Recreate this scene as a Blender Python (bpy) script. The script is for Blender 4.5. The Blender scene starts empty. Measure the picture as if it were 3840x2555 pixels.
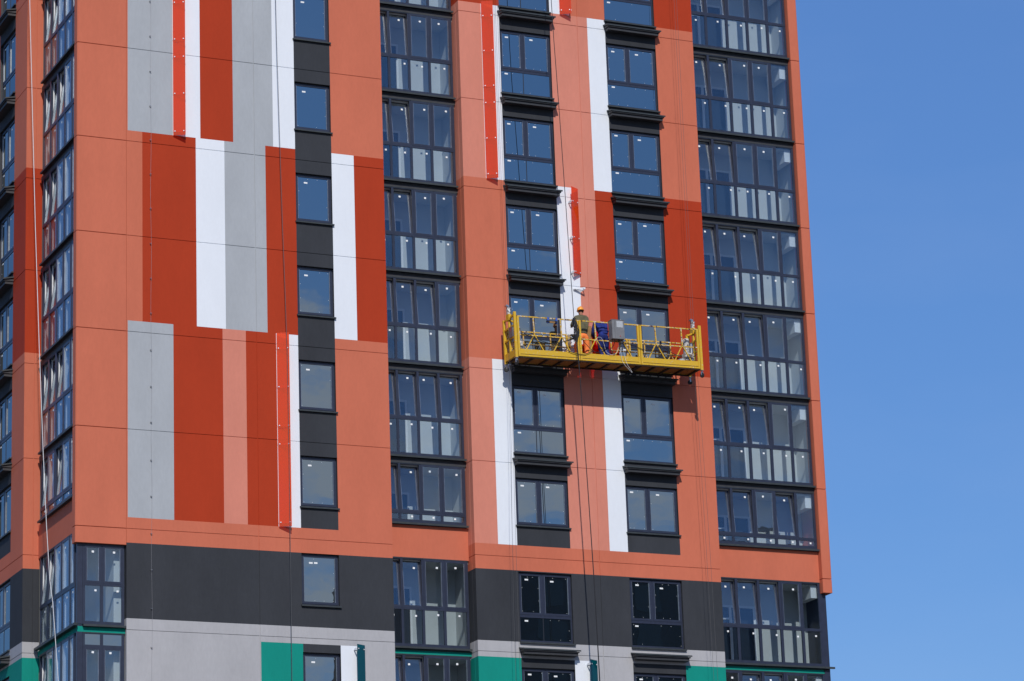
import bpy, bmesh, math, random
from mathutils import Vector, Matrix
random.seed(7)
sc = bpy.context.scene
COL = sc.collection
ZO = 37.06            # height of the uppermost seam we call joint 0
R = math.radians

# ------------------------------------------------------------------ materials
MATS = {}
def _new(name):
    m = bpy.data.materials.new(name); m.use_nodes = True
    nt = m.node_tree; b = nt.nodes['Principled BSDF']
    return m, nt, b
def N(nt, t, **kw):
    n = nt.nodes.new(t)
    for k, v in kw.items():
        if k in n.inputs: n.inputs[k].default_value = v
        else: setattr(n, k, v)
    return n
def paint(name, c, rough=.75, var=.07, bump=.12, spec=.15):
    """plastered, painted facade surface: faint mottling, brush texture and dirt"""
    m, nt, b = _new(name); L = nt.links
    tc = N(nt, 'ShaderNodeTexCoord')
    mp = N(nt, 'ShaderNodeMapping'); mp.inputs['Scale'].default_value = (1, 1, .35)
    L.new(tc.outputs['Object'], mp.inputs['Vector'])
    n1 = N(nt, 'ShaderNodeTexNoise', Scale=.8, Detail=5.0, Roughness=.65); L.new(mp.outputs[0], n1.inputs['Vector'])
    n2 = N(nt, 'ShaderNodeTexNoise', Scale=14., Detail=3.0); L.new(mp.outputs[0], n2.inputs['Vector'])
    r1 = N(nt, 'ShaderNodeMapRange'); r1.inputs['From Min'].default_value = .3; r1.inputs['From Max'].default_value = .7
    r1.inputs['To Min'].default_value = 1-var; r1.inputs['To Max'].default_value = 1+var*.7
    L.new(n1.outputs[0], r1.inputs['Value'])
    r2 = N(nt, 'ShaderNodeMapRange'); r2.inputs['From Min'].default_value = .3; r2.inputs['From Max'].default_value = .7
    r2.inputs['To Min'].default_value = 1-var*.35; r2.inputs['To Max'].default_value = 1+var*.35
    L.new(n2.outputs[0], r2.inputs['Value'])
    mu = N(nt, 'ShaderNodeMath', operation='MULTIPLY'); L.new(r1.outputs[0], mu.inputs[0]); L.new(r2.outputs[0], mu.inputs[1])
    vm = N(nt, 'ShaderNodeVectorMath', operation='SCALE'); vm.inputs[0].default_value = c[:3]; L.new(mu.outputs[0], vm.inputs['Scale'])
    L.new(vm.outputs[0], b.inputs['Base Color'])
    b.inputs['Roughness'].default_value = rough; b.inputs['Specular IOR Level'].default_value = spec
    n3 = N(nt, 'ShaderNodeTexNoise', Scale=45., Detail=4.0); L.new(tc.outputs['Object'], n3.inputs['Vector'])
    n4 = N(nt, 'ShaderNodeTexNoise', Scale=1.1, Detail=2.0); L.new(tc.outputs['Object'], n4.inputs['Vector'])
    ad = N(nt, 'ShaderNodeMath', operation='MULTIPLY_ADD'); L.new(n4.outputs[0], ad.inputs[0]); ad.inputs[1].default_value = 2.5; L.new(n3.outputs[0], ad.inputs[2])
    bp = N(nt, 'ShaderNodeBump', Strength=bump, Distance=.01); L.new(ad.outputs[0], bp.inputs['Height'])
    L.new(bp.outputs[0], b.inputs['Normal'])
    MATS[name] = m; return m
def plain(name, c, rough=.5, metal=0., var=.06, spec=.5, scale=6., bump=0.):
    m, nt, b = _new(name); L = nt.links
    tc = N(nt, 'ShaderNodeTexCoord')
    n1 = N(nt, 'ShaderNodeTexNoise', Scale=scale, Detail=4.0); L.new(tc.outputs['Object'], n1.inputs['Vector'])
    r1 = N(nt, 'ShaderNodeMapRange'); r1.inputs['From Min'].default_value = .3; r1.inputs['From Max'].default_value = .7
    r1.inputs['To Min'].default_value = 1-var; r1.inputs['To Max'].default_value = 1+var
    L.new(n1.outputs[0], r1.inputs['Value'])
    vm = N(nt, 'ShaderNodeVectorMath', operation='SCALE'); vm.inputs[0].default_value = c[:3]; L.new(r1.outputs[0], vm.inputs['Scale'])
    L.new(vm.outputs[0], b.inputs['Base Color'])
    b.inputs['Roughness'].default_value = rough; b.inputs['Metallic'].default_value = metal; b.inputs['Specular IOR Level'].default_value = spec
    if bump:
        bp = N(nt, 'ShaderNodeBump', Strength=bump, Distance=.02); L.new(n1.outputs[0], bp.inputs['Height']); L.new(bp.outputs[0], b.inputs['Normal'])
    MATS[name] = m; return m
def worn(name, c, chips, rough=.45, amount=.62, scale=22., rust=(.09, .03, .01)):
    """painted steel with chips, plaster splashes and rust"""
    m, nt, b = _new(name); L = nt.links
    tc = N(nt, 'ShaderNodeTexCoord')
    n1 = N(nt, 'ShaderNodeTexNoise', Scale=scale, Detail=6.0, Roughness=.7); L.new(tc.outputs['Object'], n1.inputs['Vector'])
    cr = N(nt, 'ShaderNodeValToRGB'); cr.color_ramp.elements[0].position = amount; cr.color_ramp.elements[0].color = (0, 0, 0, 1)
    cr.color_ramp.elements[1].position = amount+.03; cr.color_ramp.elements[1].color = (1, 1, 1, 1); L.new(n1.outputs[0], cr.inputs[0])
    mp = N(nt, 'ShaderNodeMapping'); mp.inputs['Location'].default_value = (7, 3, 5); L.new(tc.outputs['Object'], mp.inputs[0])
    n2 = N(nt, 'ShaderNodeTexNoise', Scale=scale*.7, Detail=6.0, Roughness=.7); L.new(mp.outputs[0], n2.inputs['Vector'])
    c2 = N(nt, 'ShaderNodeValToRGB'); c2.color_ramp.elements[0].position = amount+.02; c2.color_ramp.elements[0].color = (0, 0, 0, 1)
    c2.color_ramp.elements[1].position = amount+.06; c2.color_ramp.elements[1].color = (1, 1, 1, 1); L.new(n2.outputs[0], c2.inputs[0])
    m1 = N(nt, 'ShaderNodeMix', data_type='RGBA'); m1.inputs['A'].default_value = (*c, 1); m1.inputs['B'].default_value = (*chips, 1); L.new(cr.outputs[0], m1.inputs['Factor'])
    m2 = N(nt, 'ShaderNodeMix', data_type='RGBA'); L.new(m1.outputs['Result'], m2.inputs['A']); m2.inputs['B'].default_value = (*rust, 1); L.new(c2.outputs[0], m2.inputs['Factor'])
    L.new(m2.outputs['Result'], b.inputs['Base Color']); b.inputs['Roughness'].default_value = rough
    MATS[name] = m; return m
def wavy(nt, strength, scale=1.1):
    tc = N(nt, 'ShaderNodeTexCoord'); n = N(nt, 'ShaderNodeTexNoise', Scale=scale, Detail=2.0); nt.links.new(tc.outputs['Object'], n.inputs['Vector'])
    bp = N(nt, 'ShaderNodeBump', Strength=strength, Distance=.02); nt.links.new(n.outputs[0], bp.inputs['Height']); return bp
def glass(name, tint, fac, refl=(1, 1, 1)):
    m, nt, b = _new(name); nt.nodes.remove(b); L = nt.links
    out = nt.nodes['Material Output']
    t = N(nt, 'ShaderNodeBsdfTransparent'); t.inputs[0].default_value = (*tint, 1)
    g = N(nt, 'ShaderNodeBsdfGlossy', Roughness=.003); g.inputs['Color'].default_value = (*refl, 1)
    fr = N(nt, 'ShaderNodeLayerWeight', Blend=.5); pw = N(nt, 'ShaderNodeMath', operation='POWER'); pw.inputs[1].default_value = 4.; L.new(fr.outputs['Facing'], pw.inputs[0])
    ad = N(nt, 'ShaderNodeMath', operation='MULTIPLY_ADD'); ad.use_clamp = True; ad.inputs[1].default_value = .5; ad.inputs[2].default_value = fac; L.new(pw.outputs[0], ad.inputs[0])
    bp = wavy(nt, .05); L.new(bp.outputs[0], g.inputs['Normal'])
    mx = N(nt, 'ShaderNodeMixShader'); L.new(ad.outputs[0], mx.inputs[0]); L.new(t.outputs[0], mx.inputs[1]); L.new(g.outputs[0], mx.inputs[2])
    L.new(mx.outputs[0], out.inputs[0]); MATS[name] = m; return m
def filmed(name, base, fac, refl=(1, 1, 1)):
    """coated pane in front of a dark, unlit flat: mostly a reflection"""
    m, nt, b = _new(name); nt.nodes.remove(b); L = nt.links
    out = nt.nodes['Material Output']
    d = N(nt, 'ShaderNodeBsdfDiffuse'); d.inputs[0].default_value = (*base, 1)
    g = N(nt, 'ShaderNodeBsdfGlossy', Roughness=.004); g.inputs['Color'].default_value = (*refl, 1)
    bp = wavy(nt, .06, .9); L.new(bp.outputs[0], g.inputs['Normal'])
    mx = N(nt, 'ShaderNodeMixShader', Fac=fac); L.new(d.outputs[0], mx.inputs[1]); L.new(g.outputs[0], mx.inputs[2])
    L.new(mx.outputs[0], out.inputs[0]); MATS[name] = m; return m
def acrylic(name, tint, fac=.05, body=None, bfac=.3):
    m, nt, b = _new(name); nt.nodes.remove(b); L = nt.links
    out = nt.nodes['Material Output']
    t = N(nt, 'ShaderNodeBsdfTransparent'); t.inputs[0].default_value = (*tint, 1)
    d = N(nt, 'ShaderNodeBsdfTranslucent'); d.inputs[0].default_value = (*(body or tint), 1)
    d2 = N(nt, 'ShaderNodeBsdfDiffuse'); d2.inputs[0].default_value = (*(body or tint), 1)
    a = N(nt, 'ShaderNodeMixShader', Fac=.6); L.new(d.outputs[0], a.inputs[1]); L.new(d2.outputs[0], a.inputs[2])
    g = N(nt, 'ShaderNodeBsdfGlossy', Roughness=.05)
    x = N(nt, 'ShaderNodeMixShader', Fac=bfac); L.new(t.outputs[0], x.inputs[1]); L.new(a.outputs[0], x.inputs[2])
    y = N(nt, 'ShaderNodeMixShader', Fac=fac); L.new(x.outputs[0], y.inputs[1]); L.new(g.outputs[0], y.inputs[2])
    L.new(y.outputs[0], out.inputs[0]); MATS[name] = m; return m

paint('salmon', (.560, .152, .086))
paint('pink', (.635, .228, .160))
paint('red', (.400, .041, .012))
paint('grey', (.39, .41, .43), var=.08)
paint('white', (.76, .79, .83), var=.035)
paint('dark', (.040, .043, .050), var=.14)
paint('light', (.41, .405, .415), var=.09)
paint('green', (.004, .25, .195))
plain('navy', (.022, .028, .052), .38, var=.15)
plain('black_frame', (.016, .018, .026), .45)
plain('whiteframe', (.72, .73, .74), .4, var=.03)
plain('sillmetal', (.030, .037, .040), .5, var=.2)
plain('hood', (.032, .033, .037), .55, var=.18)
plain('band', (.032, .032, .037), .6, var=.2)
plain('sticker', (.8, .82, .82), .6, var=.02)
plain('room', (.52, .54, .54), .85, var=.05, scale=1.5)
plain('roomdark', (.012, .02, .035), .4)
plain('concrete', (.28, .28, .27), .9, var=.15, scale=2.)
plain('steel', (.42, .43, .45), .35, .9, var=.2)
plain('bolt', (.80, .80, .80), .35, .2)
plain('rope_dark', (.012, .012, .016), .7)
plain('rope_steel', (.13, .13, .13), .5, .5)
plain('rope_white', (.72, .72, .72), .8)
plain('wire', (.20, .20, .22), .5, .4)
plain('rubber', (.02, .02, .02), .8)
glass('clearglass', (.90, .94, .96), .095, (.85, .93, 1.))
filmed('coated', (.006, .010, .014), .38, (.86, .93, .92))
acrylic('acrylic_red', (.97, .24, .07), .05, (1., .19, .03), .45)
acrylic('acrylic_sheet', (.93, .20, .09), .05, (.8, .05, .02), .10)
acrylic('acrylic_teal', (.0, .30, .32), .06, (.0, .18, .22), .5)
worn('yellow', (.64, .39, .018), (.60, .55, .45), amount=.62)
worn('yellow_rail', (.62, .37, .02), (.58, .55, .52), amount=.53, scale=16.)
worn('ply', (.36, .135, .018), (.03, .014, .006), amount=.60, scale=5., rough=.8)
worn('beam', (.035, .016, .006), (.12, .06, .02), amount=.62, scale=9., rough=.8)
worn('motorpaint', (.42, .42, .41), (.70, .68, .62), amount=.52, scale=14.)
plain('boxgrey', (.20, .20, .205), .5, .2, var=.1)
plain('plate', (.42, .44, .46), .5, var=.12, scale=30.)
plain('signplate', (.16, .14, .14), .6, var=.4, scale=40.)
plain('signred', (.45, .04, .03), .6)
plain('skin', (.38, .16, .09), .6)
plain('shirt', (.115, .105, .055), .9, var=.22, scale=9., bump=.5)
plain('hivis', (1.0, .25, .055), .8, var=.10, scale=9., bump=.6)
plain('navyblue', (.006, .018, .15), .85, var=.45, scale=10., bump=.8)
plain('helmet', (.90, .34, .03), .35, var=.03)
plain('hair', (.02, .014, .01), .8)
plain('boot', (.03, .025, .02), .8)
plain('board', (.32, .17, .06), .8, var=.2, scale=12.)
plain('ground', (.09, .085, .075), .95, var=.25, scale=.15)
plain('facing', (.045, .045, .05), .9, var=.2, scale=.3)
plain('facingglass', (.02, .025, .03), .3)
plain('bluetape', (.03, .10, .45), .6)
plain('bucket', (.62, .66, .70), .5, var=.08, scale=14.)

# ------------------------------------------------------------------ mesh helpers
class MB:
    def __init__(s): s.v = []; s.f = []; s.m = []; s.mats = []
    def mi(s, mat):
        if mat not in s.mats: s.mats.append(mat)
        return s.mats.index(mat)
    def poly(s, pts, mat):
        i = len(s.v); s.v += [tuple(p) for p in pts]; s.f.append(tuple(range(i, i+len(pts)))); s.m.append(s.mi(mat))
    def box(s, a, b, mat, M=None, c=.0):
        x0, y0, z0 = a; x1, y1, z1 = b
        P = [(x0,y0,z0),(x1,y0,z0),(x1,y1,z0),(x0,y1,z0),(x0,y0,z1),(x1,y0,z1),(x1,y1,z1),(x0,y1,z1)]
        if M is not None: P = [tuple(M @ Vector(p)) for p in P]
        i = len(s.v); s.v += P; k = s.mi(mat)
        for f in ((0,3,2,1),(4,5,6,7),(0,1,5,4),(1,2,6,5),(2,3,7,6),(3,0,4,7)):
            s.f.append(tuple(i+j for j in f)); s.m.append(k)
    def prism(s, A, B, mat):
        """solid between two loops with the same number of points"""
        n = len(A); i = len(s.v); s.v += [tuple(p) for p in A]+[tuple(p) for p in B]; k = s.mi(mat)
        s.f.append(tuple(i+j for j in reversed(range(n)))); s.m.append(k)
        s.f.append(tuple(i+n+j for j in range(n))); s.m.append(k)
        for j in range(n):
            q = (j+1) % n; s.f.append((i+j, i+q, i+n+q, i+n+j)); s.m.append(k)
    def bar(s, p, q, w, mat, h=None):
        """rectangular bar from p to q"""
        p = Vector(p); q = Vector(q); d = (q-p); L = d.length
        if L < 1e-6: return
        d /= L; up = Vector((0,0,1)) if abs(d.z) < .9 else Vector((0,1,0))
        sx = d.cross(up).normalized(); sy = sx.cross(d)
        h = h or w
        A = [p+sx*a*w/2+sy*b*h/2 for a,b in ((-1,-1),(1,-1),(1,1),(-1,1))]
        s.prism(A, [v+d*L for v in A], mat)
    def tube(s, pts, r, mat, n=6):
        pts = [Vector(p) for p in pts]; rings = []
        for i, p in enumerate(pts):
            a = pts[max(i-1, 0)]; b = pts[min(i+1, len(pts)-1)]; d = (b-a).normalized()
            up = Vector((0,1,0)) if abs(d.y) < .9 else Vector((1,0,0))
            sx = d.cross(up).normalized(); sy = sx.cross(d)
            rr = r[i] if isinstance(r, (list, tuple)) else r
            rings.append([p+sx*math.cos(2*math.pi*k/n)*rr+sy*math.sin(2*math.pi*k/n)*rr for k in range(n)])
        i0 = len(s.v); k_ = s.mi(mat)
        for rg in rings: s.v += [tuple(v) for v in rg]
        for i in range(len(rings)-1):
            for k in range(n):
                q = (k+1) % n; s.f.append((i0+i*n+k, i0+i*n+q, i0+(i+1)*n+q, i0+(i+1)*n+k)); s.m.append(k_)
        s.f.append(tuple(i0+k for k in reversed(range(n)))); s.m.append(k_)
        e = i0+(len(rings)-1)*n; s.f.append(tuple(e+k for k in range(n))); s.m.append(k_)
    def lathe(s, c, prof, mat, n=16, axis='z'):
        c = Vector(c); pts = []
        i0 = len(s.v); k_ = s.mi(mat)
        for (r, h) in prof:
            for k in range(n):
                a = 2*math.pi*k/n; u, v = r*math.cos(a), r*math.sin(a)
                s.v.append(tuple(c+Vector({'z':(u,v,h),'x':(h,u,v),'y':(u,h,v)}[axis])))
        for i in range(len(prof)-1):
            for k in range(n):
                q = (k+1) % n; s.f.append((i0+i*n+k, i0+i*n+q, i0+(i+1)*n+q, i0+(i+1)*n+k)); s.m.append(k_)
        s.f.append(tuple(i0+k for k in reversed(range(n)))); s.m.append(k_)
        e = i0+(len(prof)-1)*n; s.f.append(tuple(e+k for k in range(n))); s.m.append(k_)
    def mesh(s, name, smooth=False):
        me = bpy.data.meshes.new(name); me.from_pydata(s.v, [], s.f)
        for m in s.mats: me.materials.append(MATS[m])
        me.polygons.foreach_set('material_index', s.m)
        if smooth: me.polygons.foreach_set('use_smooth', [True]*len(s.f))
        me.update(); return me

def link(name, me, parent=None, loc=(0,0,0), rot=None):
    """loc is given in the parent's own frame"""
    o = bpy.data.objects.new(name, me); COL.objects.link(o); o.location = loc
    if rot: o.rotation_euler = rot
    if parent: o.parent = parent
    return o
def thing(name, label, cat, loc=(0,0,0), group=None, kind=None, me=None, rot=None):
    o = link(name, me, None, loc, rot)
    o['label'] = label; o['category'] = cat
    if group: o['group'] = group
    if kind: o['kind'] = kind
    return o

# ------------------------------------------------------------------ apartment building
BX = (11.0, 8.0, 0.0)
bld = thing('apartment_building', 'tall apartment tower with salmon, white, grey and dark panels and glazed loggias', 'apartment building', BX)
def part(name, me, loc=(0,0,0), rot=None):       # loc: world x, y and height relative to joint 0
    return link(name, me, bld, (loc[0]-BX[0], loc[1]-BX[1], loc[2]+ZO-BX[2]), rot)
ROT = {'front': None, 'left': (0, 0, -math.pi/2)}

G = .012      # half width of a panel groove
def wallmesh(name, side, plane, us, zs, fn, edge_out=None):
    """height-field wall: fn(u, z) -> (depth, material) or ('hole', depth)"""
    us = sorted(set(round(u, 4) for u in us)); zs = sorted(set(round(z, 4) for z in zs))
    mb = MB()
    P = (lambda u, d, z: (u, plane+d, z)) if side == 'front' else (lambda u, d, z: (plane+d, u, z))
    nu, nz = len(us)-1, len(zs)-1
    cell = [[fn((us[i]+us[i+1])/2, (zs[j]+zs[j+1])/2) for j in range(nz)] for i in range(nu)]
    for i in range(nu):
        for j in range(nz):
            c = cell[i][j]; u0, u1, z0, z1 = us[i], us[i+1], zs[j], zs[j+1]
            hole = c[0] == 'hole'; d = c[1] if hole else c[0]
            if not hole: mb.poly([P(u0,d,z0), P(u1,d,z0), P(u1,d,z1), P(u0,d,z1)], c[1])
            for (ii, jj, a, b) in ((i+1, j, (u1,z0), (u1,z1)), (i, j+1, (u0,z1), (u1,z1))):
                if ii < nu and jj < nz:
                    e = cell[ii][jj]; he = e[0] == 'hole'; de = e[1] if he else e[0]
                    if abs(de-d) > 1e-5 and not (hole and he):
                        lo, hi = (c, e) if d < de else (e, c)
                        mat = lo[1] if lo[0] != 'hole' else 'dark'
                        if hi[0] == 'hole' or lo[0] == 'hole': mat = 'hood'
                        mb.poly([P(a[0],d,a[1]), P(b[0],d,b[1]), P(b[0],de,b[1]), P(a[0],de,a[1])], mat)
    return mb.mesh(name)

KS = range(-3, 8)                       # joints
JZ = [-3.0*k for k in KS]
TOP, BOT = 9.3, -ZO
def zcuts(extra): return [TOP, BOT]+[z+s for z in JZ for s in (-G, G)]+list(extra)
def isj(z): return any(abs(z-j) < G for j in JZ)
def rows(u, z, table, default):
    for z0, z1, segs in table:
        if z0 < z < z1:
            for a, b, m in segs:
                if a < u < b: return m
    return default

# --- P1: the plain bay with one column of small windows (plane y = 0)
P1R = 8.33
t_P1 = [
 (-2.66, 99, [(0,1.43,'grey'),(1.43,2.31,'white'),(2.31,3.37,'red'),(3.37,4.67,'grey'),(4.67,5.39,'white'),(5.39,6.59,'dark'),(6.59,9,'salmon')]),
 (-8.66, -2.66, [(0,.46,'salmon'),(.46,2.16,'red'),(2.16,3.08,'white'),(3.08,4.41,'grey'),(4.41,5.39,'red'),(5.39,6.59,'dark'),(6.59,7.33,'white'),(7.33,9,'red')]),
 (-14.66, -8.66, [(0,1.42,'grey'),(1.42,2.97,'red'),(2.97,3.71,'pink'),(3.71,4.68,'red'),(4.68,5.39,'white'),(5.39,6.59,'dark'),(6.59,9,'salmon')]),
 (-15.42, -14.66, [(-9,9,'salmon')]), (-17.66, -15.42, [(-9,9,'dark')]), (-18.17, -17.66, [(-9,9,'light')]),
 (-99, -18.17, [(-9,4.08,'light'),(4.08,5.40,'green'),(5.40,6.59,'dark'),(6.59,7.13,'white'),(7.13,9,'light')]),
]
# white stripe row A of P1 reaches one step lower than its neighbour
def winz1(k): return (-3*k+1.02, -3*k+2.58)     # P1 opening above joint k
def f_P1(u, z):
    if 5.39 < u < 6.59:
        for k in range(-2, 8):
            a, b = winz1(k)
            if a < z < b: return ('hole', .14)
    m = rows(u, z, t_P1, 'salmon')
    if isj(z) or abs(u-4.05) < G or abs(u-8.315) < 0: return (.015, m)
    return (0, m)
us = [-.04, 0, .46, 1.42, 1.43, 2.16, 2.31, 2.97, 3.08, 3.37, 3.71, 4.08, 4.41, 4.67, 4.68, 5.39, 5.40, 6.59, 7.13, 7.33, P1R, 4.05-G, 4.05+G]
zs = zcuts([-2.66, -8.66, -14.66, -15.42, -17.66, -18.17]+[v for k in range(-2, 8) for v in winz1(k)])
part('wall', wallmesh('wall', 'front', 0, us, zs, f_P1))

part('wall_cheek', wallmesh('wall_cheek', 'left', -.04, [0, .32], zcuts([-2.66, -8.66, -14.66, -15.42, -17.66]), lambda u, z: (.0, 'salmon' if z > -15.42 else 'dark' if z > -17.66 else 'light')))
# --- corner panel left of P1, proud over the corner loggia, ends above the dark storey
CPX = -1.59
def corner_panel():
    mb = MB(); zb = -15.49
    cuts = [zb]+[z for z in sorted(JZ) if z > zb]+[TOP]
    for a, b in zip(cuts[:-1], cuts[1:]):
        a2 = a+(0 if a == zb else G); b2 = b-(0 if b == TOP else G)
        mb.prism([(CPX,.02,a2),(CPX+.03,-.012,a2),(-.055,-.012,a2),(-.055,.31,a2),(CPX,.31,a2)], [(CPX,.02,b2),(CPX+.03,-.012,b2),(-.055,-.012,b2),(-.055,.31,b2),(CPX,.31,b2)], 'salmon')
        if b != TOP: mb.box((CPX+.03,.02,b-G),(-.055,.30,b+G),'salmon')
    mb.box((-.055,.025,zb),(-.03,.30,TOP),'salmon')
    return mb.mesh('corner_panel')
part('corner_panel', corner_panel())

# --- left return of P1, side of the tower between x=-1.5 glazing: spandrels and slab edges come with the loggia bands
# --- P2: two columns of large windows (plane y = .683)
Y2 = .683
t_P2 = [
 (3.34, 99, [(11,12.79,'red'),(12.79,14.61,'dark'),(14.61,14.99,'white'),(14.99,15.33,'white'),(15.33,16.62,'salmon'),(16.62,18.47,'dark'),(18.47,20,'red')]),
 (-2.66, 3.34, [(11,12.14,'pink'),(12.14,12.79,'white'),(12.79,14.61,'dark'),(14.61,15.97,'pink'),(15.97,16.62,'white'),(16.62,18.47,'dark'),(18.47,20,'salmon')]),
 (-8.66, -2.66, [(11,12.79,'salmon'),(12.79,14.61,'dark'),(14.61,15.33,'white'),(15.33,15.99,'pink'),(15.99,16.62,'red'),(16.62,18.47,'dark'),(18.47,20,'red')]),
 (-14.62, -8.66, [(11,12.14,'pink'),(12.14,12.79,'white'),(12.79,14.61,'dark'),(14.61,15.98,'pink'),(15.98,16.62,'white'),(16.62,18.47,'dark'),(18.47,20,'salmon')]),
 (-15.42, -14.62, [(11,20,'salmon')]), (-17.66, -15.42, [(11,20,'dark')]), (-18.16, -17.66, [(11,20,'light')]),
 (-99, -18.16, [(11,12.79,'green'),(12.79,14.61,'dark'),(14.61,15.19,'white'),(15.19,16.62,'light'),(16.62,18.47,'dark'),(18.47,20,'green')]),
]
def winz2(k): return (-3*k+(1.04 if k == 5 else .36), -3*k+2.55)
WC = ((12.79, 14.61), (16.62, 18.47))
def hole2(u, z, cols):
    for a, b in cols:
        if a < u < b:
            for k in range(-2, 8):
                p, q = winz2(k)
                if p < z < q: return True
    return False
def f_P2(u, z):
    if hole2(u, z, WC): return ('hole', .12)
    m = rows(u, z, t_P2, 'salmon')
    if isj(z) or abs(u-15.60) < G: return (.015, m)
    return (0, m)
P2L, P2R = 11.35, 19.88
us = [P2L, P2R, 12.14, 12.79, 14.61, 15.19, 15.33, 15.97, 15.98, 15.99, 16.62, 18.47, 15.60-G, 15.60+G]
zs = zcuts([3.34, -2.66, -8.66, -14.62, -15.42, -17.66, -18.16]+[v for k in range(-2, 8) for v in winz2(k)])
part('wall', wallmesh('wall', 'front', Y2, us, zs, f_P2))
# left cheek of P2 (faces the camera's side)
def f_ch(u, z):
    m = rows(11.6, z, t_P2, 'salmon')
    if isj(z) or abs(u-.93) < G: return (.015, m)
    return (0, m)
zz = zcuts([3.34, -2.66, -8.66, -14.62, -15.42, -17.66, -18.16])
part('wall_cheek', wallmesh('wall_cheek', 'left', P2L, [Y2, .93-G, .93+G, 1.32], zz, f_ch))

# --- far left: side face x = -1.96 and the narrow strip y = 4.27
LX, LY = -1.96, 4.27
t_L = [(3.34, 99, [(0,99,'red')]), (-2.66, 3.34, [(0,99,'salmon')]), (-8.66, -2.66, [(0,99,'red')]), (-15.42, -8.66, [(0,99,'salmon')]),
       (-17.66, -15.42, [(0,99,'dark')]), (-18.14, -17.66, [(0,99,'light')]), (-99, -18.14, [(0,99,'green')])]
LW = ((5.66, 7.50),)
def f_LF(u, z):
    if hole2(u, z, LW): return ('hole', .12)
    m = rows(u, z, t_L, 'salmon')
    if 5.66 < u < 7.50 and z > -14.62: m = 'dark'
    if isj(z): return (.015, m)
    return (0, m)
zl = zcuts([3.34, -2.66, -8.66, -14.62, -15.42, -17.66, -18.14]+[v for k in range(-2, 8) for v in winz2(k)])
part('wall', wallmesh('wall', 'left', LX, [LY, 5.66, 7.50, 14.0], zl, f_LF))
def f_LS(u, z):
    m = rows(1, z, t_L, 'salmon')
    if isj(z) or abs(u+1.65) < G: return (.015, m)
    return (0, m)
part('wall', wallmesh('wall', 'front', LY, [LX, -1.65-G, -1.65+G, -1.44], zl, f_LS))

# --- P3: pilaster closing the right corner, ends above the dark storey
def pilaster():
    mb = MB(); zb = -15.46; x0, x1, y0, y1 = 23.86, 24.20, 1.12, 1.62
    cuts = [zb]+[z for z in sorted(JZ) if z > zb]+[TOP]
    for a, b in zip(cuts[:-1], cuts[1:]):
        a2 = a+(0 if a == zb else G); b2 = b-(0 if b == TOP else G); c = .018
        loop = lambda z: [(x0,y0+c,z),(x0+c,y0,z),(x1-c,y0,z),(x1,y0+c,z),(x1,y1,z),(x0,y1,z)]
        mb.prism(loop(a2), loop(b2), 'salmon')
        if b != TOP: mb.box((x0+.03,y0+.03,b-G),(x1-.03,y1,b+G),'salmon')
    return mb.mesh('pilaster')
part('pilaster', pilaster())

# --- core, roof and the faces nobody sees from the street in front
mb = MB()
mb.box((-1.40, 6.2, BOT), (24.0, 19.0, TOP), 'salmon')
mb.box((LX+.16, 7.7, BOT), (-1.40, 18.9, TOP-.02), 'salmon')
mb.box((24.0, 1.62, -15.46), (24.18, 18.9, TOP), 'salmon')
mb.box((24.0, 3.2, BOT), (24.16, 18.8, -15.46), 'light')
mb.box((-1.2, .2, TOP-.3), (23.95, 6.2, TOP-.05), 'concrete')
mb.box((P1R-.15, .03, BOT), (P1R, 6.2, TOP-.3), 'salmon')      # right return of P1
mb.box((P2R-.15, Y2+.03, BOT), (P2R, 6.2, TOP-.3), 'salmon')     # right return of P2
mb.box((-.035, .30, BOT), (.12, 6.2, TOP-.3), 'room')          # wall between corner loggia and flat
mb.box((P2L+.03, 1.32, BOT), (P2L+.18, 6.2, TOP-.3), 'room')
mb.box((-1.40, 4.30, BOT), (-.04, 4.45, TOP-.3), 'room')
part('core', mb.mesh('core'))

# --- floor bands between the storeys of the glazed bays
for k in KS:
    z = -3*k
    mat = 'green' if k >= 6 else 'band'
    lo = z-.10; hi = z+.065
    top = z+.93 if k == 5 else hi
    m2 = 'salmon' if k == 5 else mat
    nm = 'spandrel' if k == 5 else 'floor_band'
    for x0, x1, y in ((P1R, 11.345, 1.17), (P2R, 23.855 if k < 6 else 24.03, 1.325)):
        mb = MB(); mb.box((x0, y, lo), (x1, y+.25, top), m2)
        if k != 5: mb.prism([(x0,y,hi-.02),(x0,y-.035,hi-.03),(x0,y-.035,hi-.05),(x0,y,hi-.05)], [(x1,y,hi-.02),(x1,y-.035,hi-.03),(x1,y-.035,hi-.05),(x1,y,hi-.05)], 'sillmetal')
        part(nm, mb.mesh(nm))
    mb = MB(); mb.box((-1.475, .315 if k < 6 else .12, lo), (-1.25, LY, top), m2)
    if k >= 6: mb.box((-1.25, .12, lo), (-.045, .34, top), m2)
    part(nm, mb.mesh(nm))


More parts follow.
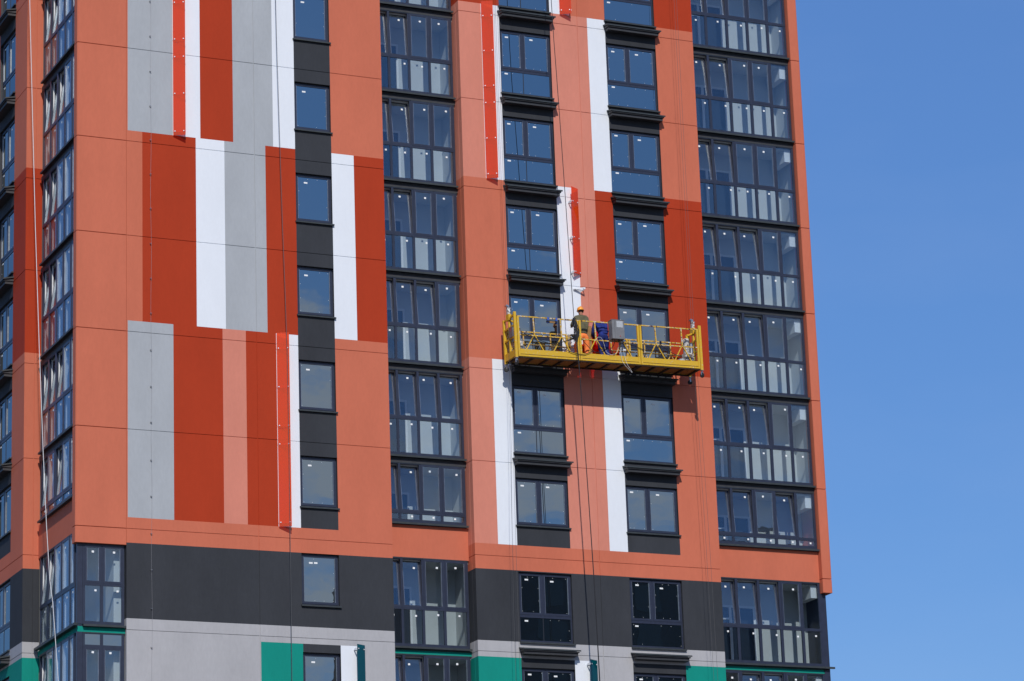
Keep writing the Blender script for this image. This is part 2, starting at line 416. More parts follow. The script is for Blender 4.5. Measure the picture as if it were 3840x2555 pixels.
# --- windows ----------------------------------------------------------------
CACHE = {}
def cached(key, fn):
    if key not in CACHE: CACHE[key] = fn()
    return CACHE[key]
def ring(mb, x0, x1, z0, z1, y0, y1, w, mat, wt=None, wb=None):
    wt = wt or w; wb = wb or w
    mb.box((x0,y0,z0),(x0+w,y1,z1),mat); mb.box((x1-w,y0,z0),(x1,y1,z1),mat)
    mb.box((x0+w,y0,z0),(x1-w,y1,z0+wb),mat); mb.box((x0+w,y0,z1-wt),(x1-w,y1,z1),mat)
def sash_mesh(w, h):
    mb = MB(); ring(mb, -w/2, w/2, 0, h, 0, .030, .068, 'navy'); ring(mb, -w/2-.004, w/2+.004, -.004, h+.004, .030, .070, .072, 'whiteframe')
    mb.box((-w/2+.068, -.001, .068), (-w/2+.076, .03, h-.068), 'steel'); mb.box((w/2-.076, -.001, .068), (w/2-.068, .03, h-.068), 'steel')
    return mb.mesh('sash')
def sill_mesh(x0, x1, z, out, th=.045):
    mb = MB(); mb.prism([(x0,.02,z),(x0,-out,z-.02),(x0,-out,z-.02-th),(x0,.02,z-th)], [(x1,.02,z),(x1,-out,z-.02),(x1,-out,z-.02-th),(x1,.02,z-th)], 'sillmetal')
    return mb.mesh('sill')
def dots(mb, x0, x1, z0, z1, y, nx=3, nz=3):
    e = .05; s = .006
    for i in range(nx+1):
        for z in (z0+e, z1-e):
            if random.random() < .5:
                x = x0+e+(x1-x0-2*e)*i/nx+random.uniform(-.03,.03); mb.box((x-s,y-.003,z-s),(x+s,y,z+s),'sticker')
    for j in range(1, nz):
        for x in (x0+e, x1-e):
            if random.random() < .5:
                z = z0+(z1-z0)*j/nz; mb.box((x-s,y-.003,z-s),(x+s,y,z+s),'sticker')

# one-sash window of bay P1; local frame: x from opening's left edge, z from joint
def p1_window(k, loc):
    W = 1.20; z0, z1 = 1.02, 2.58
    def fr():
        mb = MB(); ring(mb, 0, W, z0, z1, 0, .09, .045, 'navy', .04, .05); return mb.mesh('window')
    w = part('window', cached('p1f', fr), loc)
    s = cached('p1s', lambda: sash_mesh(W-.07, z1-z0-.07)); link('sash', s, w, (W/2, -.012, z0+.04))
    m = MB(); m.box((.09,.012,z0+.1),(W-.09,.030,z1-.1),'coated'); sx = random.uniform(.27,.33); m.box((sx,.008,z1-.295),(sx+.115,.012,z1-.245),'sticker'); dots(m, .09, W-.09, z0+.1, z1-.1, .012)
    if k == 6: m.box((sx+.16,.008,z1-.29),(sx+.27,.012,z1-.24),'sticker')
    link('glass', m.mesh('glass'), w)
    link('sill', cached('p1sill', lambda: sill_mesh(-.03, W+.035, z0-.0, .17)), w, (0,.0,0))
for k in range(-2, 8): p1_window(k, (5.39, .10, -3*k))

# two-sash window over a fixed pane, bays P2 and the far left side face
def p2_window(k, loc, col, side='front', W=1.82):
    short = k == 5; z0 = 1.04 if short else .36; z1 = 2.55; zr0, zr1 = 1.13, 1.24
    c = .79 if col != 2 else .77
    def fr():
        mb = MB(); ring(mb, 0, W, z0, z1, 0, .08, .05, 'navy', .05, .06)
        mb.box((c, -.004, (zr1 if not short else z0+.06)), (c+.08, .08, z1-.05), 'navy')
        if not short:
            mb.box((.05, -.004, zr0), (W-.05, .08, zr1), 'navy')
            if col == 1: mb.box((c+.035, .002, z0+.06), (c+.055, .02, zr0), 'black_frame')
        return mb.mesh('window')
    w = part('window', cached(('p2f', short, col, W), fr), loc, ROT[side])
    zb = z0+.04 if short else zr1-.02; h = z1-.035-zb
    for a, b in ((.04, c+.02), (c+.06, W-.035)):
        link('sash', cached(('p2s', round(b-a, 3), short), lambda: sash_mesh(b-a, h)), w, ((a+b)/2, -.014, zb))
    if 1:
        m = MB(); m.box((.10,.012,zb+.06),(c-.04,.030,z1-.09),'coated'); m.box((c+.12,.012,zb+.06),(W-.10,.030,z1-.09),'coated')
        if not short: m.box((.05,.012,z0+.06),(W-.05,.030,zr0),'coated')
    for x, z in ((.23, z1-.24), (c+.33, z1-.27))+(() if short else ((.19, zr0-.11),)):
        x += random.uniform(-.03,.03); z += random.uniform(-.03,.03); m.box((x,.007,z),(x+.115,.011,z+.048),'sticker')
    dots(m, .10, c-.04, zb+.06, z1-.09, .012); dots(m, c+.12, W-.10, zb+.06, z1-.09, .012)
    if not short: dots(m, .06, W-.06, z0+.06, zr0, .012, 5, 2)
    link('glass', m.mesh('glass'), w)
    link('sill', cached(('p2sill', short, W), lambda: sill_mesh(-.03, W+.035, z0, .155)), w)
def hood_mesh(W=1.82):
    mb = MB()
    # sloping lip, moulding under it, small bed mould
    mb.prism([(-.07,0,.170),(-.07,-.34,.10),(-.07,-.34,.055),(-.07,0,.125)], [(W+.07,0,.170),(W+.07,-.34,.10),(W+.07,-.34,.055),(W+.07,0,.125)], 'sillmetal')
    mb.prism([(-.03,0,.11),(-.03,-.31,.05),(-.03,-.31,.02),(-.03,0,.02)], [(W+.03,0,.11),(W+.03,-.31,.05),(W+.03,-.31,.02),(W+.03,0,.02)], 'hood')
    mb.box((0,-.262,-.072),(W,0,.02),'hood')
    return mb.mesh('window_hood')
for k in range(-2, 8):
    for col, x, W in ((1, 12.79, 1.82), (2, 16.62, 1.85)):
        p2_window(k, (x, Y2+.085, -3*k), col, W=W)
        if k != 5: part('window_hood', cached(('hood', W), lambda: hood_mesh(W)), (x, Y2, -3*k))
    p2_window(k, (LX+.085, 7.50, -3*k), 1, 'left', 1.84)
    if k != 5: part('window_hood', cached(('hood', 1.84), lambda: hood_mesh(1.84)), (LX, 7.50, -3*k), ROT['left'])

# glazed loggia fronts
def loggia(k, loc, edges, side, tilt, key, fixed=(), transom=False, corner=None):
    """edges: list of bay openings (x0, x1) in the local frame"""
    short = k == 5
    z0 = 1.0 if short else .13; zp = 1.10 if short else .22; r0, r1 = 1.275, 1.365; z1 = 2.90; zt = 2.845
    if transom: zt2 = 2.47
    def fr():
        mb = MB(); X0 = edges[0][0]-.07; X1 = edges[-1][1]+.08
        mb.box((X0,0,z0-.075),(X1,.07,zp),'navy'); mb.box((X0,0,zt),(X1,.07,z1),'navy')
        mb.box((X0,-.012,z1-.03),(X1,0,z1-.008),'sillmetal')
        mb.box((X0,-.006,r0),(X1,.07,r1),'navy')
        for i in range(len(edges)+1):
            a = X0 if i == 0 else edges[i-1][1]; b = X1 if i == len(edges) else edges[i][0]
            for p, q in ((zp, r0), (r1, zt)): mb.box((a,0,p),(b,.07,q),'navy')
            if key == 'SD': mb.box((a+.005,.07,zp),(b-.005,.115,zt),'whiteframe')
        if transom: mb.box((X0,-.004,zt2-.03),(X1,.07,zt2+.06),'navy')
        if corner: mb.box(corner[0], corner[1], 'navy')
        return mb.mesh('loggia_window')
    w = part('loggia_window', cached((key, 'f', short, transom), fr), loc, ROT[side])
    top = (zt2-.03) if transom else zt
    h = top-r1+.04; gm = MB(); sm = gm
    for i, (a, b) in enumerate(edges):
        fx = i in fixed; tl = i in tilt and not fx
        if not fx:
            T = Matrix.Translation(((a+b)/2, .012 if tl else -.012, r1-.02)) @ Matrix.Rotation(R(-tilt[i]) if tl else 0, 4, 'X')
            s = link('sash', cached(('ls', round(b-a, 3), round(h, 3)), lambda: sash_mesh(b-a+.04, h)), w, T.translation, (R(-tilt[i]) if tl else 0, 0, 0))
            gm.box((-(b-a)/2+.045, .012, .065), ((b-a)/2-.045, .028, h-.065), 'clearglass', T@Matrix.Rotation(random.uniform(-.006,.006),4,'X')@Matrix.Rotation(random.uniform(-.008,.008),4,'Z'))
            x = (b-a)*random.uniform(-.02,.12); z = h*random.uniform(.83,.87)
            sm.box((x-.034,.005,z-.03),(x+.034,.009,z+.03),'sticker',T@Matrix.Rotation(random.uniform(-.1,.1),4,'Y'))
        else: gm.box((a,.012,r1),(b,.028,top),'clearglass')
        if transom: gm.box((a,.012,zt2+.06),(b,.028,zt),'coated')
        gm.box((a,.012,zp),(b,.028,r0),'clearglass')
        x = a+(b-a)*random.uniform(.55,.8); z = r0-random.uniform(.13,.2) if not short else r0-.08
        sm.box((x-.032,.005,z-.028),(x+.032,.009,z+.028),'sticker')
    link('glass', gm.mesh('glass'), w)
    def sl(): return sill_mesh(edges[0][0]-.07, edges[-1][1]+.11, z0+.005, .10, .06)
    link('sill', cached((key, 'sill', short), sl), w)
T7 = 6.5
def tl(*i): return {j: random.uniform(5.2, 7.2) for j in i}
G1 = [(.06, .72-.01), (.79, 1.41), (1.49, 2.12), (2.20, 2.885)]
G2 = [(.06, .83), (.92, 1.63), (1.72, 2.42), (2.51, 3.20), (3.29, 3.87)]
SD = [(.20-.0, .86), (.98, 1.64), (1.76, 2.42), (2.54, 3.24), (3.36, 3.74)]   # from the far end (y=4.12) towards the corner
g1t = {-2: tl(0,1), -1: tl(0,1), 0: tl(0,1), 1: tl(0,1), 2: tl(0,1), 3: tl(0,1,2), 4: tl(0,1,2,3), 5: tl(0,1), 6: tl(0,1), 7: tl(0,1)}
g2t = {-2: tl(0,1), -1: tl(0,1), 0: tl(0,1), 1: tl(0,1), 2: tl(0,1,2), 3: tl(0,1,2), 4: tl(0,1,2), 5: tl(0,1,3), 6: tl(0,1,2), 7: tl(1,2)}
sdt = {-2: tl(0,1), -1: tl(0,1,2), 0: tl(0,1), 1: tl(0,1,2), 2: tl(0,1), 3: tl(0,1), 4: tl(0,1,2), 5: tl(0,2), 6: tl(0,1), 7: tl(0)}
for k in range(-2, 8):
    loggia(k, (P1R, 1.15, -3*k), G1, 'front', g1t[k], 'G1')
    loggia(k, (P2R, 1.30, -3*k), G2, 'front', g2t[k], 'G2', fixed=(4,))
    loggia(k, (-1.50, 4.12, -3*k), SD, 'left', sdt[k], 'SD')
# corner loggia fronts under the corner panel
CF = [(.245, .70-.0), (.79, 1.345)]
for k in (6, 7):
    loggia(k, (-1.50, .10, -3*k), CF, 'front', {}, 'CF', transom=True, corner=((.0,-.0,.13),(.17,.07,2.90)))
# dark lining strips beside the right bay and the corner post of the bottom storeys
mb = MB(); mb.box((23.83, 1.30, BOT), (24.03, 1.37, -15.47), 'navy'); mb.box((23.97, 1.37, BOT), (24.03, 3.2, -15.47), 'navy')
part('corner_post', mb.mesh('corner_post'))
for k in (6, 7):
    mb = MB(); z = -3*k; mb.prism([(23.8,1.33,z+.135),(23.8,1.19,z+.115),(23.8,1.19,z+.05),(23.8,1.33,z+.07)],[(24.16,1.33,z+.135),(24.16,1.19,z+.115),(24.16,1.19,z+.05),(24.16,1.33,z+.07)],'sillmetal')
    part('sill', mb.mesh('sill')); mb = MB(); mb.prism([(-1.62,4.2,z+.135),(-1.62,-.02,z+.135),(-1.62,-.02,z+.06),(-1.62,4.2,z+.06)],[(-1.5,4.2,z+.14),(-1.5,.0,z+.14),(-1.5,.0,z+.065),(-1.5,4.2,z+.065)],'sillmetal')
    part('sill', mb.mesh('sill'))

# loggia rooms: back wall, ceiling, floor, side walls, inner window
for k in range(-2, 8):
    z = -3*k
    for n_, x0, x1, y0, y1 in ((0, P1R, P2L+.03, 1.25, 2.35), (1, P2R, 23.97, 1.40, 2.50), (2, -1.38, -.04, .42, 4.30)):
        mb = MB()
        mb.box((x0, y0, z-.09), (x1, y1, z+.05), 'concrete')
        mb.box((x0, y0, z+2.81), (x1, y1, z+2.89), 'room')
        if n_ < 2:
            o0, o1 = ((8.55, 9.90), (20.3, 22.05))[n_]; y = y1
            mb.box((x0, y, z-.09), (o0, y+.15, z+2.89), 'room'); mb.box((o1, y, z-.09), (x1, y+.15, z+2.89), 'room')
            mb.box((o0, y, z+2.25), (o1, y+.15, z+2.89), 'room')
        if n_ == 0: mb.box((P2L+.01, 1.25, z+.05), (P2L+.03, 2.35, z+2.81), 'room')
        if n_ == 1:
            if z > -15: mb.box((23.93, 1.40, z+.05), (23.97, 2.5, z+2.81), 'room')
            mb.box((23.55, 1.42, z+2.40), (23.80, 2.3, z+2.81), 'whiteframe')        # boxed duct in the outer corner
        if n_ == 2: mb.box((-.30, .42, z+.05), (-.05, 4.2, z+2.81), 'room')
        part('loggia_room', mb.mesh('loggia_room'))

def inner_window(w):
    mb = MB(); ring(mb, 0, w, .05, 2.25, 0, .07, .07, 'whiteframe'); c = .45*w; mb.box((c,-.002,.12),(c+.10,.07,2.18),'whiteframe')
    mb.box((.07,.0,1.78),(c,.07,1.84),'whiteframe'); mb.box((.07,.03,.12),(c,.045,1.78),'roomdark'); mb.box((.07,.03,1.84),(c,.045,2.18),'roomdark'); mb.box((c+.10,.03,.12),(w-.07,.045,2.18),'roomdark'); return mb.mesh('balcony_door')
iw = inner_window(1.35); iw2 = inner_window(1.75)
for k in range(-2, 8):
    part('balcony_door', iw, (8.55, 2.36, -3*k)); part('balcony_door', iw2, (20.30, 2.51, -3*k))

# --- acrylic fins on brackets -------------------------------------------------
def fin(x, zt, zb, brackets, kind, mat, y):
    """kind A: left edge at the wall, right edge out; B: the reverse. origin on the wall."""
    a = (0, -.05); b = (.335, -.225)
    if kind == 'B': a = (0, -.225); b = (.31, -.05)
    d = Vector((b[0]-a[0], b[1]-a[1], 0)).normalized(); n = Vector((d.y, -d.x, 0)); 
    mb = MB()
    splits = [zt]
    while splits[-1]-3.0 > zb+.3: splits.append(splits[-1]-3.0)
    splits.append(zb)
    for s, e in zip(splits[:-1], splits[1:]):
        s2 = s-.004; e2 = e+.004; A = Vector((a[0],a[1],0)); B = Vector((b[0],b[1],0)); t = n*.006
        lp = lambda z: [A-t+Vector((0,0,z)), B-t+Vector((0,0,z)), B+t+Vector((0,0,z)), A+t+Vector((0,0,z))]
        mb.prism(lp(e2), lp(s2), mat)
    f = part('acrylic_fin', mb.mesh('acrylic_fin'), (x, y, 0))
    for z in brackets: bracket(f, z, a, b, n, kind)
    return f
def bracket(par, z, a, b, n, kind, kx=None):
    mb = MB(); o = .018
    A = Vector((a[0], a[1], z))-n*o; B = Vector((b[0], b[1], z))-n*o
    if n.y > 0: A = Vector((a[0], a[1], z))+n*o; B = Vector((b[0], b[1], z))+n*o
    wa = Vector((a[0]-.02 if kind == 'B' else a[0], 0, z)); wb = Vector((b[0]+.03, 0, z)) if kind == 'A' else Vector((b[0], 0, z))
    # plate along the fin, arm back to the wall, thin tie
    mb.bar(A, B, .02, 'white', .055)
    if kind == 'B': mb.bar(A, wa, .018, 'white', .05); mb.bar(wa+Vector((0,-.01,-.02)), B, .01, 'steel')
    else: mb.bar(B, wb, .018, 'white', .05); mb.bar(wb+Vector((0,-.01,-.02)), A, .01, 'steel')
    mb.bar(wa+Vector((0,-.006,0)), wb+Vector((0,-.006,0)), .012, 'white', .05)
    link('bracket', mb.mesh('bracket'), par)
    mb = MB(); out = n if n.y < 0 else -n
    for t in (.14, .86):
        c = Vector((a[0], a[1], z))*(1-t)+Vector((b[0], b[1], z))*t
        mb.tube([c-out*.03, c+out*.012, c+out*.013, c+out*.022], [.010, .010, .021, .017], 'bolt', 10)
    link('bolt', mb.mesh('bolt'), par)
fin(1.43, 6.34, -2.68, [4.1, 2.87, 1.66, .45, -.13, -1.33, -2.55], 'A', 'acrylic_red', 0)
fin(4.68, -8.66, -14.68, [-9.15, -10.36, -11.57, -12.14, -14.55], 'A', 'acrylic_red', 0)
fin(12.14, 3.40, -2.68, [2.89, 1.68, .47, -.11, -1.32, -2.53], 'A', 'acrylic_red', Y2)
fin(14.97, 9.0, 3.32, [8.5, 7.3, 6.1, 5.5, 4.6, 3.46], 'A', 'acrylic_red', Y2)
fin(15.04, -2.69, -5.62, [-3.18, -4.40, -5.56], 'B', 'acrylic_red', Y2)
fin(7.03, -18.14, -24.1, [-18.28, -19.5, -20.7], 'B', 'acrylic_teal', 0)
fin(15.04, -18.14, -24.1, [-18.28, -19.5, -20.7], 'B', 'acrylic_teal', Y2)
# the bracket that still waits for its fin
hold = MB(); hold.box((0,-.012,-.06),(.31,0,-.01),'white'); hb = part('empty_bracket', hold.mesh('empty_bracket'), (15.06, Y2, -6.10))
hn = Vector((.15,-.30,0)).normalized(); bracket(hb, 0, (0,-.05), (.33,-.225), Vector((-.46,-.888,0)), 'A')

# --- lightning conductor with clips
mb = MB(); pts = [(.71+.012*math.sin(z*1.7), -.06, z) for z in [TOP-.4*i for i in range(90)]]; mb.tube(pts, .0035, 'wire', 5)
lc = part('lightning_wire', mb.mesh('lightning_wire'))
z = 8.3
while z > -20:
    mb = MB()
    mb.box((.688,-.025,z-.018),(.695,0,z+.018),'wire'); mb.box((.723,-.025,z-.018),(.730,0,z+.018),'wire'); mb.box((.688,-.064,z-.004),(.730,-.024,z+.004),'steel')
    link('wire_clip', mb.mesh('wire_clip'), lc)
    z -= 1.105+random.uniform(-.03,.05)

# ------------------------------------------------------------------ suspended platform
tiltp = math.atan(.0162)
PO = Vector((12.483, -.56, -8.913+ZO))
plat = thing('suspended_platform', 'long yellow suspended work platform hanging in front of the facade', 'work platform', PO, rot=(0, -tiltp, 0))
def pp(name, mb, parent=None, smooth=False): return link(name, mb.mesh(name, smooth), parent or plat)
PW = .81; SEC = ((.0, 2.125), (2.14, 4.255), (4.27, 6.38))
for i, (a, b) in enumerate(SEC):
    mb = MB()                                                  # outer (tall) railing
    mb.bar((a,0,1.335), (b,0,1.335), .038, 'yellow_rail'); mb.bar((a,0,.735), (b,0,.735), .036, 'yellow_rail')
    for x in (a+.035, b-.035):
        mb.bar((x,0,.08), (x,0,1.32), .065, 'yellow')
    L_ = b-a; vs = (.58/2.125*L_, 1.52/2.125*L_)
    for v in vs:
        mb.bar((a+v-.01,0,1.32), (a+v+.01,0,.745), .038, 'yellow_rail')
        mb.bar((a+v-.03,0,.72), (a+v-.28,0,.27), .030, 'yellow'); mb.bar((a+v+.04,0,.72), (a+v+.30,0,.27), .030, 'yellow')
    pp('railing', mb)
    mb = MB()                                                  # wall-side (low) railing
    y = PW
    mb.bar((a,y,1.085), (b,y,1.085), .036, 'yellow_rail'); mb.bar((a,y,.675), (b,y,.675), .036, 'yellow_rail')
    for x in (a+.035, b-.035): mb.bar((x,y,.08), (x,y,1.08), .06, 'yellow_rail')
    for v in vs:
        mb.bar((a+v,y,1.07), (a+v,y,.69), .034, 'yellow_rail')
        mb.bar((a+v-.02,y,.66), (a+v-.20,y,.27), .028, 'yellow_rail'); mb.bar((a+v+.02,y,.66), (a+v+.20,y,.27), .028, 'yellow_rail')
    pp('railing', mb)
    for y in (0, PW):
        mb = MB(); s = -1 if y == 0 else 1
        mb.box((a+.004, min(y, y+s*.02), .085), (b-.004, max(y, y+s*.02), .275 if s < 0 else .20), 'yellow')
        mb.box((a+.07, min(y+s*.02, y+s*.026), .10), (b-.07, max(y+s*.02, y+s*.026), .112), 'beam')
        mb.box((a, min(y-s*.02, y+s*.03), .035), (b, max(y-s*.02, y+s*.03), .083), 'yellow')
        pp('toe_board', mb)
    mb = MB(); mb.box((a+.01,.045,.045),(b-.01,PW-.045,.062),'ply'); pp('deck_board', mb)
    mb = MB(); n = 4
    for j in range(n+1):
        x = a+.03+(L_-.06)*j/n; mb.box((x-.035,.02,.0),(x+.035,PW-.02,.043),'beam')
    mb.box((a,-.012,-.005),(b,.045,.034),'beam'); mb.box((a,PW-.045,-.004),(b,PW+.012,.034),'beam')
    pp('deck_frame', mb)
def caster(x, y, z, yaw, parent):
    mb = MB(); mb.box((x-.05,y-.05,z-.012),(x+.05,y+.05,z),'steel'); mb.tube([(x,y,z-.01),(x,y,z-.05)], .02, 'steel', 8)
    for s in (-1, 1): mb.bar((x+s*.026*math.cos(yaw),y+s*.026*math.sin(yaw),z-.05), (x+s*.026*math.cos(yaw)+.02*math.sin(yaw),y+s*.026*math.sin(yaw),z-.16), .045, 'steel', .008)
    mb.bar((x-.03,y,z-.05),(x+.03,y,z-.05),.05,'steel',.01)
    c = pp('caster', mb, parent)
    mb = MB(); ax = Vector((math.cos(yaw), math.sin(yaw), 0)); cc = Vector((x, y, z-.165))
    mb.tube([cc-ax*.022, cc-ax*.020, cc+ax*.020, cc+ax*.022], [.064,.078,.078,.064], 'rubber', 20)
    link('wheel', mb.mesh('wheel'), c)
def end_frame(x0, x1, sgn):
    xc = (x0+x1)/2; w = x1-x0
    mb = MB()
    mb.box((x0,-.035,-.01),(x1,.035,1.47),'yellow')                       # outer post
    mb.box((x0,PW-.035,-.03),(x1,PW+.035,1.40),'yellow')                  # wall-side post
    mb.box((x0+.012,.40,.28),(x1-.012,.455,1.42),'yellow')                # centre post
    mb.bar((xc,.03,1.40),(xc,.42,1.34),.05,'yellow'); mb.bar((xc,.42,1.34),(xc,PW,1.36),.045,'yellow')
    for z in (1.05, .68): mb.bar((xc,.03,z),(xc,PW-.03,z),.05,'yellow')
    mb.box((x0+.01,.035,.04),(x1-.01,PW-.035,.27),'yellow')
    mb.box((x0-.004,.34,1.30),(x1+.004,.56,1.50),'yellow')                # hoist bracket
    mb.bar((xc,.03,.30),(xc,.10,.60),.03,'yellow')
    f = pp('end_frame', mb)
    mb = MB(); c = sgn
    # safety lock on top of the bracket
    mb.box((xc-.045,.40,1.50),(xc+.045,.50,1.72),'motorpaint'); mb.box((xc-.055,.42,1.70),(xc+.03,.48,1.80),'steel')
    mb.tube([(xc-.06,.39,1.78),(xc-.06,.51,1.78)], .032, 'steel', 12); mb.bar((xc+.03,.44,1.62),(xc+.09,.44,1.74),.02,'steel')
    mb.tube([(xc+.02,.385,1.60),(xc+.02,.40,1.60)], .028, 'bolt', 12)
    pp('safety_lock', mb, f)
    hx = xc-sgn*.24
    mb = MB(); mb.bar((xc,.45,1.34),(hx,.45,1.24),.045,'yellow'); mb.bar((hx,.45,1.26),(hx,.45,1.12),.045,'yellow')
    mb.bar((xc,.43,.36),(hx,.43,.50),.05,'yellow')
    pp('hoist_arm', mb, f)
    mb = MB()
    mb.lathe((hx-sgn*.03,.45,0), [(.04,.62),(.098,.64),(.098,.84),(.080,.86),(.080,.87),(.105,.88),(.105,1.08),(.085,1.13),(.02,1.14)], 'motorpaint', 18)
    for i in range(14):
        a_ = 2*math.pi*i/14; mb.bar((hx-sgn*.03+.10*math.cos(a_),.45+.10*math.sin(a_),.66),(hx-sgn*.03+.10*math.cos(a_),.45+.10*math.sin(a_),.84),.012,'steel')
    mb.box((hx-.14,.33,.40),(hx+.16,.57,.64),'motorpaint'); mb.tube([(hx-.02,.325,.52),(hx-.02,.30,.52)],.085,'steel',16)
    mb.lathe((hx+sgn*.14,.44,0), [(.055,.60),(.055,.98),(.045,1.0)], 'steel', 14)
    pp('hoist_motor', mb, f)
    caster(xc, 0, -.01, R(20), f); caster(xc-(.0 if sgn < 0 else .02), PW, -.03, R(75), f)
    return f
fl_ = end_frame(-.105, -.02, -1); fr_ = end_frame(6.395, 6.48, 1)
mb = MB(); mb.box((-.115,.10,.70),(-.106,.36,1.03),'signplate'); mb.box((-.118,.24,.90),(-.115,.28,1.0),'signred'); mb.box((-.118,.18,.965),(-.115,.28,1.0),'signred'); pp('load_sign', mb, fl_)
mb = MB(); mb.box((3.17,-.30,.75),(3.60,-.04,1.365),'boxgrey'); mb.box((3.16,-.31,1.365),(3.61,-.03,1.375),'boxgrey')
mb.box((3.262,-.303,.765),(3.266,-.3,1.35),'black_frame'); mb.box((3.33,-.307,1.12),(3.55,-.30,1.33),'plate'); mb.tube([(3.44,-.30,.84),(3.44,-.315,.84)],.014,'signred',10)
for x in (3.22,3.30,3.42,3.47,3.55): mb.tube([(x,-.18,.75),(x,-.18,.70)],.014,'black_frame',8)
pp('control_box', mb)

def W(x, y, z):                        # platform frame -> world
    return PO+Vector((x*math.cos(tiltp)-z*math.sin(tiltp), y, z*math.cos(tiltp)+x*math.sin(tiltp)))
def smoothpts(P, n=8):
    P = [Vector(p) for p in P]; out = []
    for i in range(len(P)-1):
        p0 = P[max(i-1,0)]; p1 = P[i]; p2 = P[i+1]; p3 = P[min(i+2,len(P)-1)]
        for j in range(n):
            t = j/n; out.append(.5*((2*p1)+(p2-p0)*t+(2*p0-5*p1+4*p2-p3)*t*t+(3*p1-p0-3*p2+p3)*t*t*t))
    out.append(P[-1]); return out
def cable(name, label, cat, runs, r, mat, group=None, n=8, local=True):
    base = W(*runs[0][0]) if local else Vector(runs[0][0])
    mb = MB()
    for P in runs:
        Q = smoothpts([(W(*p) if local else Vector(p)) for p in P], n)
        mb.tube([q-base for q in Q], r, mat, 6)
    return thing(name, label, cat, base, group, me=mb.mesh(name))
cable('power_cable', 'black power cable sagging along the left section of the yellow railing', 'cable',
      [[(.12,-.04,.76),(.35,-.05,.70),(.75,-.06,.53),(1.15,-.06,.49),(1.6,-.05,.60),(2.02,-.05,.74)],
       [(.12,-.04,.80),(.4,-.05,.73),(.8,-.07,.56),(1.2,-.07,.50),(1.65,-.06,.62),(2.02,-.05,.78)],
       [(1.32,-.05,.66),(1.5,-.06,.42),(1.85,-.06,.26),(2.2,-.06,.22),(2.45,-.06,.30),(2.6,-.05,.37)]], .011, 'rope_dark', 'power cables on the platform')
cable('power_cable', 'black power cable sagging from the control box towards the right hoist', 'cable',
      [[(3.42,-.2,.71),(3.55,-.06,.66),(3.75,-.05,.70),(4.1,-.06,.60),(4.45,-.06,.50),(4.75,-.06,.52),(4.97,-.05,.74)],
       [(4.97,-.05,.74),(5.3,-.06,.52),(5.65,-.06,.38),(5.95,-.04,.38),(6.2,.1,.45),(6.4,.2,.56)],
       [(3.30,-.2,.71),(3.28,-.06,.55),(3.12,-.06,.44),(2.9,-.06,.48),(2.75,-.04,.66)],
       [(2.2,-.05,.74),(2.4,-.06,.50),(2.62,-.06,.33),(2.9,-.05,.36),(3.0,-.05,.52)]], .011, 'rope_dark', 'power cables on the platform')
cable('thin_cable', 'thin white cable looping below the control box and under the deck', 'cable',
      [[(3.60,-.10,1.34),(3.62,-.05,.74),(3.70,-.08,.10),(3.85,-.10,-.20),(3.88,-.10,-.27),(3.72,-.10,-.12),(3.58,-.07,.10),(3.56,-.05,.45),(3.60,-.05,.70)],
       [(3.50,-.05,.70),(3.42,-.06,.38),(3.22,-.06,.28),(3.05,-.05,.36),(2.98,-.05,.60),(2.90,-.05,.80),(2.78,-.05,.82),(2.70,-.05,.72)],
       [(3.58,-.06,.62),(3.56,-.06,.46),(3.50,-.06,.32)]], .0048, 'rope_white')
# knotted bundle at the second post
rb = []
for i in range(14):
    x = 1.99+random.uniform(-.045,.045); rb.append([(x-.03+random.uniform(-.04,.04),-.08,1.40-random.random()*.1),(x+random.uniform(-.08,.06),-.10,1.15),(x+random.uniform(-.05,.1),-.09,.92),(x+random.uniform(-.08,.05),-.08,.70+random.uniform(-.1,.1))])
for i in range(8):
    rb.append([(1.92+random.uniform(-.14,.14),-.08,.76+random.uniform(-.1,.1)) for _ in range(4)])
cable('cable_bundle', 'tangled black cable bundle tied to the railing beside the worker in orange trousers', 'cable bundle', rb, .011, 'rope_dark', n=5)
mb = MB(); b0 = W(1.22, 0, 1.28)
mb.box((-.17,-.05,-.08),(.17,.05,-.02),'black_frame'); mb.box((-.10,-.055,-.10),(.08,-.05,-.05),'board')
for x in (-.17,.12): mb.box((x,-.03,-.10),(x+.06,.03,.085),'bluetape')
thing('tool_case', 'small dark tool case strapped with blue tape under the top rail', 'tool case', b0, me=mb.mesh('tool_case'))
mb = MB(); mb.lathe((0,0,0), [(.085,0),(.11,.26),(.118,.262),(.118,.275),(.105,.275),(.10,.02)], 'bucket', 20); mb.tube(smoothpts([(-.115,0,.24),(-.09,-.09,.18),(0,-.12,.15),(.09,-.09,.18),(.115,0,.24)],5), .004, 'steel', 5)
thing('bucket', 'white plaster bucket standing at the right end of the platform deck', 'bucket', W(5.80,.14,.064), me=mb.mesh('bucket'))
mb = MB(); mb.lathe((0,0,0), [(.10,0),(.115,.05),(.09,.14),(.05,.17)], 'rubber', 14); mb.box((-.28,-.08,0),(.20,.10,.12),'black_frame'); mb.box((.0,-.05,.12),(.10,.05,.36),'black_frame')
mb.bar((.05,0,.34),(.34,0,.44),.09,'black_frame'); mb.bar((.26,0,.42),(.22,.02,.95),.05,'black_frame'); mb.tube([(-.1,-.10,.05),(-.1,-.08,.05)],.045,'steel',12)
thing('mixing_drill', 'black power tool standing on the deck between the third post and the bucket', 'power tool', W(5.02,.45,.064), me=mb.mesh('mixing_drill'))
mb = MB(); mb.box((0,0,0),(.42,.24,.10),'plate'); mb.prism([(.02,.02,.10),(.40,.02,.10),(.40,.22,.10),(.02,.22,.10)],[(.10,.06,.20),(.30,.05,.22),(.32,.16,.21),(.12,.18,.19)],'white')
